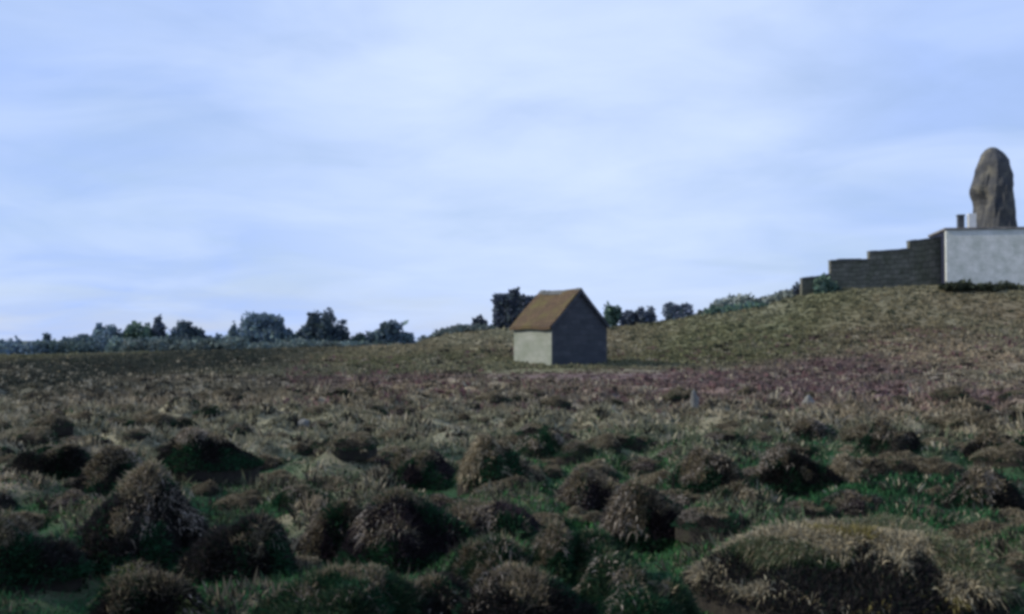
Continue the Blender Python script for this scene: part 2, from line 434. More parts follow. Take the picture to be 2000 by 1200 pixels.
def hummock(pal, seed, rx, ry, h, straw=0.3, lean=(-0.35, 0), n=5200, straw_n=700, dist=9.0, lumps=0.22, straw_col=STRAW, green_tip=0.0):
    root = thing('heather_hummock', 'x', 'hummock')
    m = Mound(seed, rx, ry, h, lumps, (np.random.RandomState(seed).uniform(-.22, .22) * rx, 0))
    m.mesh('earth_mound', root)
    r, a, p, nr = m.sample(n)
    rs = m.r
    D = unit(nr * 0.9 + np.array([0, 0, 0.35]) + rs.normal(0, .45, (n, 3)))
    pk = rs.choice(4, n, p=[.38, .32, .18, .12]); cl = m.wh(p[:, 0] * 2, p[:, 1] * 2)
    C = np.array(PAL[pal])[pk]; C = C * (1 + 0.25 * cl.clip(-1, 1))[:, None]
    lit_cap = {'dark': -.20, 'plum': .05, 'brown': .62, 'green': -.25, 'pale': 1.0}[pal]
    cv = p[:, 2] / h - 0.66 + 0.30 * m.wh(p[:, 0] * 1.6 + 4, p[:, 1] * 1.6) - 0.28 * p[:, 0] / rx + (lit_cap - .5) * .5 + rs.normal(0, .07, n)
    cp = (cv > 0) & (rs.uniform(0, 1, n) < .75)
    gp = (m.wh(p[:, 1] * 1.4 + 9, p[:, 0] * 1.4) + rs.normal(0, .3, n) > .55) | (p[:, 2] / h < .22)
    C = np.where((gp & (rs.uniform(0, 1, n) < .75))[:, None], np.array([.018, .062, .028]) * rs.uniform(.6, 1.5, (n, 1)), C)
    dry = np.array([[.22, .185, .12], [.17, .138, .092], [.13, .115, .065], [.25, .21, .15]])[rs.choice(4, n, p=[.3, .3, .25, .15])]  # dry-grass tans that also paint sunlight onto tops and left sides
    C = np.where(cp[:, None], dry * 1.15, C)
    L = rs.uniform(0.025, 0.07, n) * (0.6 + 0.5 * h / 0.5) * np.where(rs.uniform(0, 1, n) < .07, 1.6, 1.0) * (1 + .25 * m.wh(p[:, 0] * 2.2, p[:, 1] * 2.2 + 5).clip(-1, 1))
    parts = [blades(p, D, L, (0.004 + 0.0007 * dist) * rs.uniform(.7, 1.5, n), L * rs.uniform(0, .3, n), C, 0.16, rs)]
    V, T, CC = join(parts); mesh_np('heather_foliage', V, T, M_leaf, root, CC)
    if straw > 0:
        k = int(straw_n)
        r, a, p, nr = m.sample(k * 4, 0, min(1, 0.62 + straw), 0.5)
        # the dry grass hangs in clumps, thicker on one shoulder of the hummock
        cl = m.wh(p[:, 0] * 1.3 + 7, p[:, 1] * 1.3)
        score = cl * 0.75 + (p[:, 0] / rx * lean[0] + p[:, 1] / ry * lean[1]) * 1.6 + p[:, 2] / h * 0.8 + rs.normal(0, .55, len(p))
        o = np.argsort(-score)[:k]; p, nr = p[o], nr[o]
        D = unit(nr * 0.55 + np.array([0.0, -0.12, 0.25]) + rs.normal(0, .40, (k, 3)))
        L = rs.uniform(0.04, 0.12, k) * (0.6 + 0.5 * h / 0.5)
        sc_ = straw_col if straw > .35 else np.array([0.27, 0.235, 0.19])
        C = np.where(rs.uniform(0, 1, k)[:, None] < 0.3, sc_ * np.array([.55, .52, .45]), sc_)
        gt = rs.uniform(0, 1, k)[:, None] < green_tip; C = np.where(gt, np.array([0.10, 0.12, 0.04]), C)
        V, T, CC = blades(p, D, L, (0.004 + 0.0008 * dist) * rs.uniform(.7, 1.5, k), L * rs.uniform(0.3, 1.0, k), C, 0.22, rs)
        mesh_np('straw_tuft', V, T, M_straw, root, CC)
    return root

def place(root, px, base, sink=0.03, yoff=0.0, rz=None, s=None):
    Yd = EYE * F / (base - 664)
    for _ in range(6):   # meet the ground there
        x = (px - 1000) / F * Yd; Yd = max(4.0, (EYE - gz(x, Yd)) * F / (base - 664)) * 0.5 + Yd * 0.5
    Yd += yoff
    x = (px - 1000) / F * Yd
    root.location = (x, Yd, gz(x, Yd) - sink)
    if rz is not None: root.rotation_euler = (0, 0, rz)
    if s is not None: root.scale = s
    return x, Yd

# the hummocks one can point at: left px, right px, top px, base px, palette, straw amount, label
NAMED = [
    (688, 892, 958, 1112, 'plum', 0.10, 'big rounded near-black heather hummock, right half of the pair in the centre foreground', (-0.9, 0)),
    (590, 712, 968, 1104, 'plum', 0.30, 'brown heather hummock crowned with pinkish straw, left half of the centre foreground pair', (-0.2, .3)),
    (375, 552, 998, 1135, 'dark', 0.12, 'tall dark cone-shaped hummock with a thin pale rim, left of the bright green hollow', (-0.3, 0.2)),
    (165, 368, 968, 1112, 'dark', 0.14, 'broad dark hummock with grey tufts on top, left of the cone-shaped hummock', (0.2, 0.4)),
    (190, 392, 1118, 1262, 'dark', 0.25, 'dark hummock with a yellow-green grassy rim cut off by the lower edge', (0.2, .6)),
    (338, 392, 1018, 1080, 'brown', 0.60, 'small bright straw tussock wedged between two dark hummocks in the left foreground', (0, 0)),
    (768, 892, 872, 955, 'plum', 0.05, 'dark purple-brown heather hummock standing alone behind the centre foreground pair', (-0.6, 0)),
    (915, 1015, 866, 945, 'brown', 0.60, 'upright tussock of pale yellow straw, brightest in the middle of the moor', (0.0, 0)),
    (1076, 1222, 915, 1000, 'plum', 0.25, 'wide dark hummock whose left end carries a pale rounded straw tuft', (-1.0, 0)),
    (1202, 1356, 958, 1070, 'plum', 0.22, 'grey-brown hummock with frizzy pale left side, left of the large straw mound', (-1.0, 0)),
    (1325, 1428, 880, 965, 'brown', 0.22, 'brown domed hummock with a pinkish straw left shoulder', (-1.0, 0)),
    (1492, 1622, 878, 958, 'dark', 0.10, 'very dark low heather hummock above the long green hollow on the right', (-0.6, .2)),
    (1528, 1640, 815, 872, 'dark', 0.16, 'dark hollow-fronted hummock under a pale arch of dry grass', (-0.3, .8)),
    (1636, 1728, 878, 938, 'brown', 0.55, 'pale straw tussock with a brown right flank, right of the low dark hummock', (-0.8, 0)),
    (1690, 1780, 826, 892, 'dark', 0.08, 'dark upright heather clump behind the pale straw tussock on the right', (-0.4, 0)),
    (1826, 1990, 914, 1012, 'dark', 0.15, 'large dim hummock with a faint brown crest close to the right edge', (-0.6, .3)),
    (1896, 2010, 842, 912, 'dark', 0.06, 'dark heather mass at the right edge, behind the dim hummock', (-0.5, 0)),
    (1376, 1488, 942, 1010, 'brown', 0.40, 'low yellow-brown tussock at the left end of the long green hollow', (-0.8, 0)),
    (52, 166, 862, 928, 'dark', 0.06, 'dark rounded hummock at the far left edge of the moor', (-0.3, .3)),
    (146, 282, 892, 968, 'dark', 0.15, 'dark hummock with a thin pale upper rim, above the broad one on the left', (-0.2, .5)),
    (345, 475, 872, 942, 'dark', 0.20, 'long dark hummock arched over by pale grass, left of the middle green strip', (-0.2, .6)),
    (878, 1030, 975, 1062, 'plum', 0.28, 'purple-grey ragged hummock right of the centre foreground pair', (-0.3, .2)),
    (892, 1058, 1052, 1160, 'green', 0.06, 'dark green-black grassy hummock right of the near-black one', (-0.4, 0)),
    (1060, 1212, 1034, 1150, 'green', 0.10, 'dull green hummock with sparse straw left of the large straw mound', (-0.5, 0)),
    (85, 140, 802, 845, 'dark', 0.05, 'small isolated dark clump on the pale moor at far left', (0, 0)),
    (556, 650, 945, 995, 'green', 0.12, 'low green tussock at the head of the bright green hollow', (-0.2, .2)),
    (1005, 1090, 842, 900, 'green', 0.14, 'small green tussock right of the brightest straw tussock', (-0.2, .2)),
    (545, 770, 1108, 1226, 'green', 0.03, 'low black-green tussock at the lower edge, under the centre foreground pair', (-0.4, 0)),
    (742, 960, 1124, 1246, 'dark', 0.03, 'low near-black tussock at the lower edge, left of the bottom middle', (-0.4, 0)),
    (940, 1140, 1112, 1232, 'dark', 0.05, 'dark ragged tussock at the lower edge, beneath the dull green hummock', (-0.4, 0)),
    (1140, 1330, 1104, 1226, 'green', 0.08, 'dark green tussock at the lower edge touching the large straw mound', (-0.4, 0)),
    (-60, 120, 1010, 1130, 'dark', 0.05, 'very dark heather mound rising at the lower left edge', (-0.2, .2)),
]
HG = 'heather hummocks across the moor'
for q, (l, r_, top, base, pal, st, lab, lean) in enumerate(NAMED):
    Yd = EYE * F / (base - 664)
    w = (r_ - l) / F * Yd; h = (base - top) / F * Yd * 1.0
    big = (r_ - l) > 95
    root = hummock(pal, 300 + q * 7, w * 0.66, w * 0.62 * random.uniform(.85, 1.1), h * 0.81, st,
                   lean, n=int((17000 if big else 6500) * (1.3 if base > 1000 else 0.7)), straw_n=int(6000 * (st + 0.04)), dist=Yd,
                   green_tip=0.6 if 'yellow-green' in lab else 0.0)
    place(root, (l + r_) / 2, base, yoff=w * 0.25)
    tag(root, lab, 'hummock', HG)

# the large straw-covered mound of the right foreground
def straw_mound():
    Yc = 6.9
    root = thing('straw_mound', 'large mound draped in pale dry straw over dark hollows, lower right foreground', 'mound', (0, 0, 0), 0, HG)
    x0 = (1650 - 1000) / F * Yc
    top = at(1700, 1012, Yc)[2]; z0 = gz(x0, Yc)
    h = top - z0 - 0.08
    root.location = (x0, Yc, z0 - 0.02)
    m = Mound(77, 0.93, 0.95, h, 0.09, (0.10, 0), True)
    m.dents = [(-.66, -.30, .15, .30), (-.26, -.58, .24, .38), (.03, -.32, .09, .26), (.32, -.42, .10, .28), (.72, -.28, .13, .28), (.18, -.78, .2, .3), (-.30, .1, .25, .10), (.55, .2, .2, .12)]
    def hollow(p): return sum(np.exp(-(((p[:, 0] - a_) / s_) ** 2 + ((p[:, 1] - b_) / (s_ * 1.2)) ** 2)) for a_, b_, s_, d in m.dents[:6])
    rs = m.r
    m.mesh('earth_mound', root)
    n = 30000
    r, a, p, nr = m.sample(n)
    D = unit(nr * 0.9 + np.array([0, 0, 0.3]) + rs.normal(0, .45, (n, 3)))
    C = np.array(PAL['dark'])[rs.choice(4, n, p=[.4, .3, .22, .08])]
    gr = (m.wh(p[:, 0] * 1.2, p[:, 1] * 1.2 + p[:, 2]) > 0.7)[:, None] & (rs.uniform(0, 1, n) < .7)[:, None]
    C = np.where(gr, np.array([0.030, 0.065, 0.028]), C)
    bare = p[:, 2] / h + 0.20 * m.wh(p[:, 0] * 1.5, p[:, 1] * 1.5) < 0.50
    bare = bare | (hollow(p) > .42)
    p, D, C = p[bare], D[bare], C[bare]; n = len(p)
    L = rs.uniform(0.03, 0.08, n)
    V, T, CC = blades(p, D, L, 0.009 * rs.uniform(.6, 1.4, n), L * rs.uniform(0, .4, n), C, 0.2, rs)
    mesh_np('heather_foliage', V, T, M_leaf, root, CC)
    # straw: a thick mat over the crown, and arms that hang down the front
    k = 130000
    r, a, p, nr = m.sample(k, 0, 0.93, 0.55)
    zz = p[:, 2] / h; xx = p[:, 0]
    crown = zz + 0.20 * m.wh(xx * 1.5, p[:, 1] * 1.5) > 0.50
    def arm(cx0, cx1, width):   # from the crown to the foot
        c = cx0 + (cx1 - cx0) * (1 - zz)
        return np.abs(xx - c) < width * (0.6 + 0.5 * (1 - zz))
    arms = (arm(-0.40, -0.80, 0.085) | arm(-0.72, -1.0, 0.035) | arm(0.46, 0.36, 0.06) | arm(0.80, 1.0, 0.06) | arm(0.12, 0.2, 0.03)) & (rs.uniform(0, 1, k) < .6)
    keep = (crown & (rs.uniform(0, 1, k) < .9)) | arms | (rs.uniform(0, 1, k) < 0.05)
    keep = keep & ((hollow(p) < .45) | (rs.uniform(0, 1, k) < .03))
    p, nr = p[keep], nr[keep]; k = len(p)
    down = np.stack([nr[:, 0], nr[:, 1], np.zeros(k)], 1)
    D = unit(nr * 0.45 + down * 0.6 + np.array([0.0, 0.0, 0.22]) + rs.normal(0, .33, (k, 3)))
    L = rs.uniform(0.05, 0.14, k) * np.where(rs.uniform(0, 1, k) < .05, 1.3, 1.0) * (1 + .2 * m.wh(p[:, 0] * 2.5, p[:, 1] * 2.5 + 3).clip(-1, 1))
    mix = rs.uniform(0, 1, k)[:, None]; pat = m.wh(p[:, 0] * 1.1 + 2, p[:, 1] * 1.1)[:, None]
    C = np.where(mix < 0.55, np.array([0.42, 0.36, 0.235]), np.where(mix < 0.85, np.array([0.30, 0.27, 0.18]), np.array([0.17, 0.14, 0.08])))
    C = np.where((pat > 0.9) & (mix < .75), np.array([0.20, 0.17, 0.055]), C)
    C = np.where((pat < -1.0) & (mix < .6), np.array([0.11, 0.14, 0.07]), C)
    V, T, CC = blades(p, D, L, 0.008 * rs.uniform(.6, 1.5, k), L * rs.uniform(0.3, 1.0, k), C, 0.2, rs)
    mesh_np('straw_tuft', V, T, M_straw, root, CC)
straw_mound()

# the smaller hummocks further up the moor
protos = []
for q, (pal, st) in enumerate([('dark', .14), ('brown', .45), ('plum', .25), ('green', .2), ('pale', .6), ('brown', .40)]):
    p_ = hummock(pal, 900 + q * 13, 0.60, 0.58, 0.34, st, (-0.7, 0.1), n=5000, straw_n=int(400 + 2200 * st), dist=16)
    protos.append(p_)
LAB = ['dark heather hummock among the many dotting the middle of the moor',
       'brown hummock topped with straw among those dotting the middle moor',
       'purplish heather hummock among those dotting the middle moor',
       'green grassy hummock among those dotting the middle moor',
       'pale straw tussock among those dotting the middle moor',
       'brown hummock with pale grassy fringe among those dotting the middle moor']
taken = [((l + r_) / 2, (t + b) / 2, (r_ - l) / 2) for l, r_, t, b, *_ in NAMED]
used = [False] * 6; cnt = 0; tries = 0
while cnt < 250 and tries < 9000:
    tries += 1
    base = random.uniform(768, 960) if random.random() < .72 else random.choice([random.uniform(775, 860), random.uniform(960, 1120)])
    px = random.uniform(-40, 2040)
    wpx = random.uniform(42, 105) * (0.35 + 0.65 * (min(base, 1010) - 740) / 200)
    if any(abs(px - a) < (c + wpx * .5) * 0.68 and abs(base - wpx * .2 - b) < c * 0.55 for a, b, c in taken): continue
    taken.append((px, base - wpx * .3, wpx * 0.5))
    k = random.choices(range(6), [.16, .20, .12, .12, .24, .16])[0]
    o = protos[k] if not used[k] else copy_thing(protos[k])
    used[k] = True
    Yd = EYE * F / (base - 664); s = wpx / F * Yd * 1.15
    place(o, px, base, rz=random.uniform(-0.6, 0.6), s=(s, s * random.uniform(.8, 1.2), s * random.uniform(.6, 1.05)))
    tag(o, LAB[k], 'hummock', 'small hummocks dotting the middle moor')
    cnt += 1

# ------------------------------------------------------------------ stones
def boulder(name, label, seed, size, loc, mat, rz=0, sub=4, lum=0.22, cat='boulder', group=None, npl=18):
    me = bpy.data.meshes.new(name)
    import bmesh
    bm = bmesh.new(); bmesh.ops.create_icosphere(bm, subdivisions=sub, radius=1)
    w1 = Waves(seed, 8, 1.2, 3.2, 3); w2 = Waves(seed + 1, 12, 4, 12, 3)
    rs = np.random.RandomState(seed)
    planes = [(unit(rs.normal(size=(1, 3)))[0], rs.uniform(.66, .90)) for _ in range(npl)]
    for v in bm.verts:
        c = np.array(v.co)
        for nrm, d in planes:
            k = c @ nrm
            if k > d: c = c - nrm * (k - d) * 0.85
        c = c * (1 + lum * 0.45 * w1(*c) + lum * 0.2 * w2(*c))
        v.co = Vector(c * np.array(size))
    bm.to_mesh(me); bm.free()
    me.materials.append(mat)
    for p in me.polygons: p.use_smooth = True
    o = bpy.data.objects.new(name, me); link(o); o.location = loc; o.rotation_euler = (0, 0, rz)
    return tag(o, label, cat, group)

def stone_at(px, base, w, h, label, seed, mat=M_pale_stone, name='pale_stone', cat='stone'):
    Yd = EYE * F / (base - 664); x = (px - 1000) / F * Yd
    W, H = w / F * Yd, h / F * Yd
    boulder(name, label, seed, (W / 2, W / 2 * .8, H * .55), (x, Yd, gz(x, Yd) + H * 0.42), mat, sub=3, cat=cat, lum=.3)
stone_at(1355, 806, 20, 52, 'slim pale upright stone standing in the heather below the hut slope', 41, name='standing_stone')
stone_at(1580, 800, 26, 28, 'small pale stone above the dark hollow-fronted hummock', 42)
stone_at(594, 836, 24, 22, 'pale grey stone lying in brown heather left of centre', 43)
stone_at(436, 880, 30, 16, 'flat pale stone on the rim of the long arched hummock', 44)

# ------------------------------------------------------------------ buildings helpers
def slab(bm, quads, uvscale=1.0):
    """quads: list of 4-point faces; planar UV in metres"""
    uvl = bm.loops.layers.uv.verify()
    for q in quads:
        vs = [bm.verts.new(Vector(p)) for p in q]
        f = bm.faces.new(vs)
        a = (vs[1].co - vs[0].co); ax = a.normalized(); n = f.normal if f.normal.length else a.cross(vs[-1].co - vs[0].co)
        f.normal_update(); n = f.normal
        ay = n.cross(ax)
        for lo in f.loops:
            d = lo.vert.co - vs[0].co
            lo[uvl].uv = (d.dot(ax) * uvscale, d.dot(ay) * uvscale)

import bmesh
def solid(name, mat, parent, poly, axis_vec, bevel=0.0):
    """extrude a planar polygon (list of 3-D points) along a vector; metre UVs on each face"""
    bm = bmesh.new(); uvl = bm.loops.layers.uv.verify()
    A = [Vector(p) for p in poly]; d = Vector(axis_vec); B = [p + d for p in A]
    va = [bm.verts.new(p) for p in A]; vb = [bm.verts.new(p) for p in B]
    bm.faces.new(va); bm.faces.new(list(reversed(vb)))
    n = len(A)
    for i in range(n):
        bm.faces.new([va[(i + 1) % n], va[i], vb[i], vb[(i + 1) % n]])
    bmesh.ops.recalc_face_normals(bm, faces=bm.faces)
    if bevel:
        bmesh.ops.bevel(bm, geom=list(bm.edges), offset=bevel, segments=2, affect='EDGES', profile=.6)
    for f in bm.faces:
        nrm = f.normal
        if abs(nrm.z) < 0.9: ax = Vector((0, 0, 1)).cross(nrm).normalized()
        else: ax = Vector((1, 0, 0))
        ay = nrm.cross(ax)
        for lo in f.loops: lo[uvl].uv = (lo.vert.co.dot(ax), lo.vert.co.dot(ay))
    me = bpy.data.meshes.new(name); bm.to_mesh(me); bm.free(); me.materials.append(mat)
    o = bpy.data.objects.new(name, me); return link(o, parent)

def box(name, mat, parent, x0, x1, y0, y1, z0, z1, bevel=0.0):
    return solid(name, mat, parent, [(x0, y0, z0), (x1, y0, z0), (x1, y1, z0), (x0, y1, z0)], (0, 0, z1 - z0), bevel)

# ------------------------------------------------------------------ the hut
def hut():
    Yd = 51.5
    cx = (1078 - 1000) / F * Yd           # the near corner
    zb = EYE + (664 - 713) / F * Yd
    ang = rad(34)
    root = thing('stone_hut', 'small stone hut with mossy brown roof, pale side wall and dark gable', 'hut', (cx, Yd, zb), -ang + 0)
    # local frame: gable wall along +x from the near corner, side wall along +y (away to the left after turning)
    W, Ln, E, P, t = 3.15, 3.0, 1.82, 3.40, 0.35
    g = -0.4
    # rotate so that +x of the gable recedes slightly to the right
    root.rotation_euler = (0, 0, rad(34)); root.scale = (1.02, 1.02, 1.0)
    gable = [(0, 0, g), (W, 0, g), (W, 0, E), (W / 2, 0, P - .06), (0, 0, E)]
    solid('gable_wall', M_dark_shaded, root, gable, (0, t, 0))['label'] = 'gable wall facing the right, its shade painted in as dark stone'
    solid('rear_gable', M_dark_shaded, root, [(x, Ln - t, z) for x, y, z in gable], (0, t, 0))
    solid('side_wall', M_lit_side, root, [(-.004, t + .002, g), (-.004, t + .002, E + .02), (-.004, Ln - t - .002, E + .02), (-.004, Ln - t - .002, g)], (t, 0, 0))
    # paler face with the sunlight painted in, carried round to both ends of the lit side wall
    solid('side_lit_face', M_lit_side, root, [(-.03, -.004, g), (-.03, -.004, E - .02), (-.03, Ln, E - .02), (-.03, Ln, g)], (.025, 0, 0))['label'] = 'side wall facing left, sunlight painted in as a pale colour'
    solid('side_wall', M_dark_shaded, root, [(W, t + .002, g), (W, t + .002, E + .02), (W, Ln - t - .002, E + .02), (W, Ln - t - .002, g)], (-t, 0, 0))
    # roof slopes with thickness, overhanging the eaves
    ov, oe, th = 0.10, 0.20, 0.14
    sl = (P - E) / (W / 2)
    for s in (0, 1):
        ex = -oe if s == 0 else W + oe * .35
        ez = E - sl * (oe if s == 0 else oe * .35)
        # slightly sagging slope of 8 x 8 cells, made of a bent sheet with thickness
        bm = bmesh.new(); uvl = bm.loops.layers.uv.verify(); N = 10
        wv = Waves(50 + s, 6, 1, 4)
        up, lo_ = [], []
        for i in range(N + 1):
            for j in range(N + 1):
                u, v = i / N, j / N
                x = ex + (W / 2 - ex) * u; y = -ov + (Ln + 2 * ov) * v; z = ez + (P - ez) * u
                z += 0.022 * float(wv(x * 2, y * 2)) - 0.09 * math.sin(math.pi * v) * u
                up.append(bm.verts.new((x, y, z + th))); lo_.append(bm.verts.new((x, y, z + 0.004)))
        def F4(a, b, c, d):
            f = bm.faces.new((a, b, c, d))
            return f
        I = lambda i, j: i * (N + 1) + j
        for i in range(N):
            for j in range(N):
                F4(up[I(i, j)], up[I(i + 1, j)], up[I(i + 1, j + 1)], up[I(i, j + 1)])
                F4(lo_[I(i, j)], lo_[I(i, j + 1)], lo_[I(i + 1, j + 1)], lo_[I(i + 1, j)])
        for k in range(N):
            F4(up[I(k, 0)], lo_[I(k, 0)], lo_[I(k + 1, 0)], up[I(k + 1, 0)])
            F4(up[I(k, N)], up[I(k + 1, N)], lo_[I(k + 1, N)], lo_[I(k, N)])
            F4(up[I(0, k)], up[I(0, k + 1)], lo_[I(0, k + 1)], lo_[I(0, k)])
        bmesh.ops.recalc_face_normals(bm, faces=bm.faces)
        for f in bm.faces:
            for l in f.loops: l[uvl].uv = (l.vert.co.y, math.hypot(l.vert.co.x - ex, l.vert.co.z - ez))
        me = bpy.data.meshes.new('roof'); bm.to_mesh(me); bm.free(); me.materials.append(M_roof)
        link(bpy.data.objects.new('roof', me), root)
    # barge stones along the gable edge, ridge tiles
    for s in (0, 1):
        x0 = -0.12 if s == 0 else W + .05
        z0 = E - sl * (.12 if s == 0 else .05)
        pts = [(x0, -.13, z0 - .10), (W / 2, -.13, P - .10), (W / 2, -.13, P + .06), (x0, -.13, z0 + .06)]
        solid('barge_board', M_dark_shaded, root, pts, (0, .05, 0))
    for k in range(8):
        y0 = -.12 + k * (Ln + .22) / 8
        dz = -0.09 * math.sin(math.pi * (k + .5) / 8) + random.uniform(-.012, .012)
        z = P + th + dz
        solid('ridge_tile', M_coping, root, [(W / 2 - .17, y0, z - .15), (W / 2, y0, z + .05), (W / 2 + .17, y0, z - .15), (W / 2 + .14, y0, z - .17), (W / 2, y0, z), (W / 2 - .14, y0, z - .17)], (0, (Ln + .22) / 8 - .01, 0))
    return root
hut()

# ------------------------------------------------------------------ the wall and the white house on the right
def stone_wall():
    x0 = at(1622, 560, 73)[0]
    root = thing('stone_wall', 'long grey stone garden wall stepping up the slope to the white house', 'wall', (x0, 73, 0))
    steps = [(1566, 1622, 547, 538), (1622, 1698, 511, 509), (1698, 1776, 494, 489), (1776, 1850, 474, 464)]
    for k, (a, b, ta, tb) in enumerate(steps):
        A = at(a, ta, 73); B = at(b, tb, 73)
        xa, xb = A[0] - x0 + .003, B[0] - x0 - .003
        sec = solid('wall_section', M_drystone, root, [(xa, 0, -2), (xb, 0, -2), (xb, 0, 0), (xa, 0, 0)], (0, 0.5, 0))
        # set the heights in the mesh (the wall has sloping tops)
        for v in sec.data.vertices:
            if v.co.z > -1: v.co.z = (A[2] if abs(v.co.x - xa) < .01 else B[2])
            else: v.co.z = gz(x0 + v.co.x, 73) - .6
        n = 5
        for q in range(n):
            u0, u1 = q / n, (q + 1) / n - .015
            za, zb = A[2] + (B[2] - A[2]) * u0, A[2] + (B[2] - A[2]) * u1
            ua, ub = xa + (xb - xa) * u0, xa + (xb - xa) * u1
            hh = random.uniform(.09, .16)
            c = solid('coping_stone', M_coping, sec, [(ua, -.06, za + .004), (ub, -.06, zb + .004), (ub, -.06, zb + hh), (ua, -.06, za + hh)], (0, .62, 0))
stone_wall()

def white_house():
    Yd = 71.5
    p0 = at(1849, 556, Yd); p1 = at(2150, 556, Yd)
    zb = min(gz(p0[0], Yd), gz(p1[0], Yd)) ; zt = at(1849, 446, Yd)[2]
    root = thing('white_house', 'low flat-roofed whitewashed house at the top of the slope', 'house', (p0[0], Yd, zb), rad(-9))
    L, D, H = 11.0, 5.0, zt - zb
    box('front_wall', M_house, root, 0, L, 0, .4, -.8, H - .12)
    box('dark_side_wall', M_dark_blue, root, -.004, .4, .403, D, -.8, H - .12)['label'] = 'narrow dark blue side wall'
    box('rear_wall', M_house, root, .403, L, D - .4, D, -.8, H - .12)
    box('end_wall', M_house, root, L - .4, L, .403, D - .403, -.8, H - .12)
    box('roof', M_granite, root, -.10, L + .1, -.08, D + .1, H - .117, H + .02, .015)
    box('plinth', M_drystone, root, -.03, L, -.06, -.003, -.8, .10)
    ch = box('chimney', M_dark_shaded, root, 1.12, 1.50, 1.6, 2.1, H + .022, H + .95)
    box('chimney', M_cap_white, root, 1.68, 2.15, 1.3, 1.8, H + .022, H + 1.05)
    box('chimney_cap', M_coping, ch, 1.08, 1.54, 1.56, 2.14, H + .952, H + 1.03)
    return root
white_house()
# granite rising behind the house
bz = EYE + (664 - 446) / F * 80
def upright_rock():
    Yd = 80.0
    A = at(1901, 288, Yd); B = at(1976, 470, Yd); w = B[0] - A[0]
    zb = gz((A[0] + B[0]) / 2, Yd) - 0.5; h = A[2] - zb
    bm = bmesh.new(); bmesh.ops.create_icosphere(bm, subdivisions=5, radius=1)
    w1 = Waves(91, 9, 1.5, 4, 3); w2 = Waves(92, 14, 5, 16, 3); w3 = Waves(93, 8, 14, 30, 3)
    for v in bm.verts:
        c = np.array(v.co); z = c[2]
        zz = np.sign(z) * abs(z) ** 0.8
        r = math.sqrt(max(0, 1 - abs(zz) ** 3.2)) / max(math.hypot(c[0], c[1]), 1e-3) if abs(z) < .9999 else 0
        k = min(r, 1.6) if r else 1
        x, y = c[0] * k, c[1] * k
        H = (zz * .5 + .5)
        p = np.array([x, y, H * 3])
        f = 1 + 0.07 * w1(*p) + 0.05 * w2(*p) - 0.04 * max(0, 0.35 - abs(w2(p[1], p[2] * .7, p[0]))) / .35 + 0.02 * w3(*p)
        # a brow that juts out on the left two thirds up, undercut below it
        jut = math.exp(-((H - .72) / .05) ** 2) * max(0, -x) ** 2 * .22 - math.exp(-((H - .60) / .06) ** 2) * max(0, -x) ** 2 * .20
        v.co = Vector(((x * f - jut) * w / 2, y * f * 1.5, H * h))
    me = bpy.data.meshes.new('granite_boulder'); bm.to_mesh(me); bm.free(); me.materials.append(M_granite_dark)
    o = bpy.data.objects.new('granite_boulder', me); link(o); o.location = ((A[0] + B[0]) / 2, Yd, zb)
    tag(o, 'tall upright round-topped dark granite rock rising behind the white house', 'boulder')
upright_rock()

# ------------------------------------------------------------------ trees and bushes of the skyline
TREE_PAL = {  # distance haze painted in as lighter, bluer leaf colours for most keys
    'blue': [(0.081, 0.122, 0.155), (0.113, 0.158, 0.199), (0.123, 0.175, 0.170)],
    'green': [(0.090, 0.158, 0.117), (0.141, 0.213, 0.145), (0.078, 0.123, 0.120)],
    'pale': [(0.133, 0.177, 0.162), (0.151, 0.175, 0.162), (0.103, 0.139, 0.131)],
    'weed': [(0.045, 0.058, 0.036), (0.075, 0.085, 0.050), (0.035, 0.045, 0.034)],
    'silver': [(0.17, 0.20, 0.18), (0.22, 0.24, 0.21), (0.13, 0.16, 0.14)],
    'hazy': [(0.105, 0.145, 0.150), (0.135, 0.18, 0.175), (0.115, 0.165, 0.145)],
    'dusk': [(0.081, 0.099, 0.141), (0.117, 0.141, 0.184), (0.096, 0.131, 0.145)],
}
def crown_mesh(name, seed, lobes, n, leaf, pal, parent):
    """lobes: (x, y, z, rx, ry, rz) ellipsoids; leaf clumps through their volume"""
    rs = np.random.RandomState(seed)
    lobes = np.array(lobes); vol = lobes[:, 3] * lobes[:, 5]; pr = vol / vol.sum()
    i = rs.choice(len(lobes), n, p=pr)
    d = unit(rs.normal(size=(n, 3))); r = rs.uniform(0.15, 1, n) ** 0.45
    wv = Waves(seed, 10, 1.5, 6, 3)
    c = lobes[i, :3] + d * r[:, None] * lobes[i, 3:] * (1 + 0.16 * wv(*(d * 2).T))[:, None]
    s = leaf * np.exp(rs.normal(0, .35, n))
    a = unit(rs.normal(size=(n, 3))); b = unit(np.cross(a, rs.normal(size=(n, 3)))); cc = np.cross(a, b)
    V = np.stack([c - b * s[:, None] * .5, c + b * s[:, None] * .5, c + cc * s[:, None], c + (cc * .9 + b * .8) * s[:, None] * .9], 1).reshape(-1, 3)
    k = (np.arange(n) * 4)[:, None]
    T = np.concatenate([k + [0, 1, 2], k + [1, 3, 2]])
    P = np.array(TREE_PAL[pal])[rs.choice(3, n)] * (1 + .22 * wv(c[:, 0] * .8, c[:, 1] * .8, c[:, 2] * .8).clip(-1.2, 1.2))[:, None]
    return mesh_np(name, V, T, M_tree, parent, np.repeat(P, 4, 0))

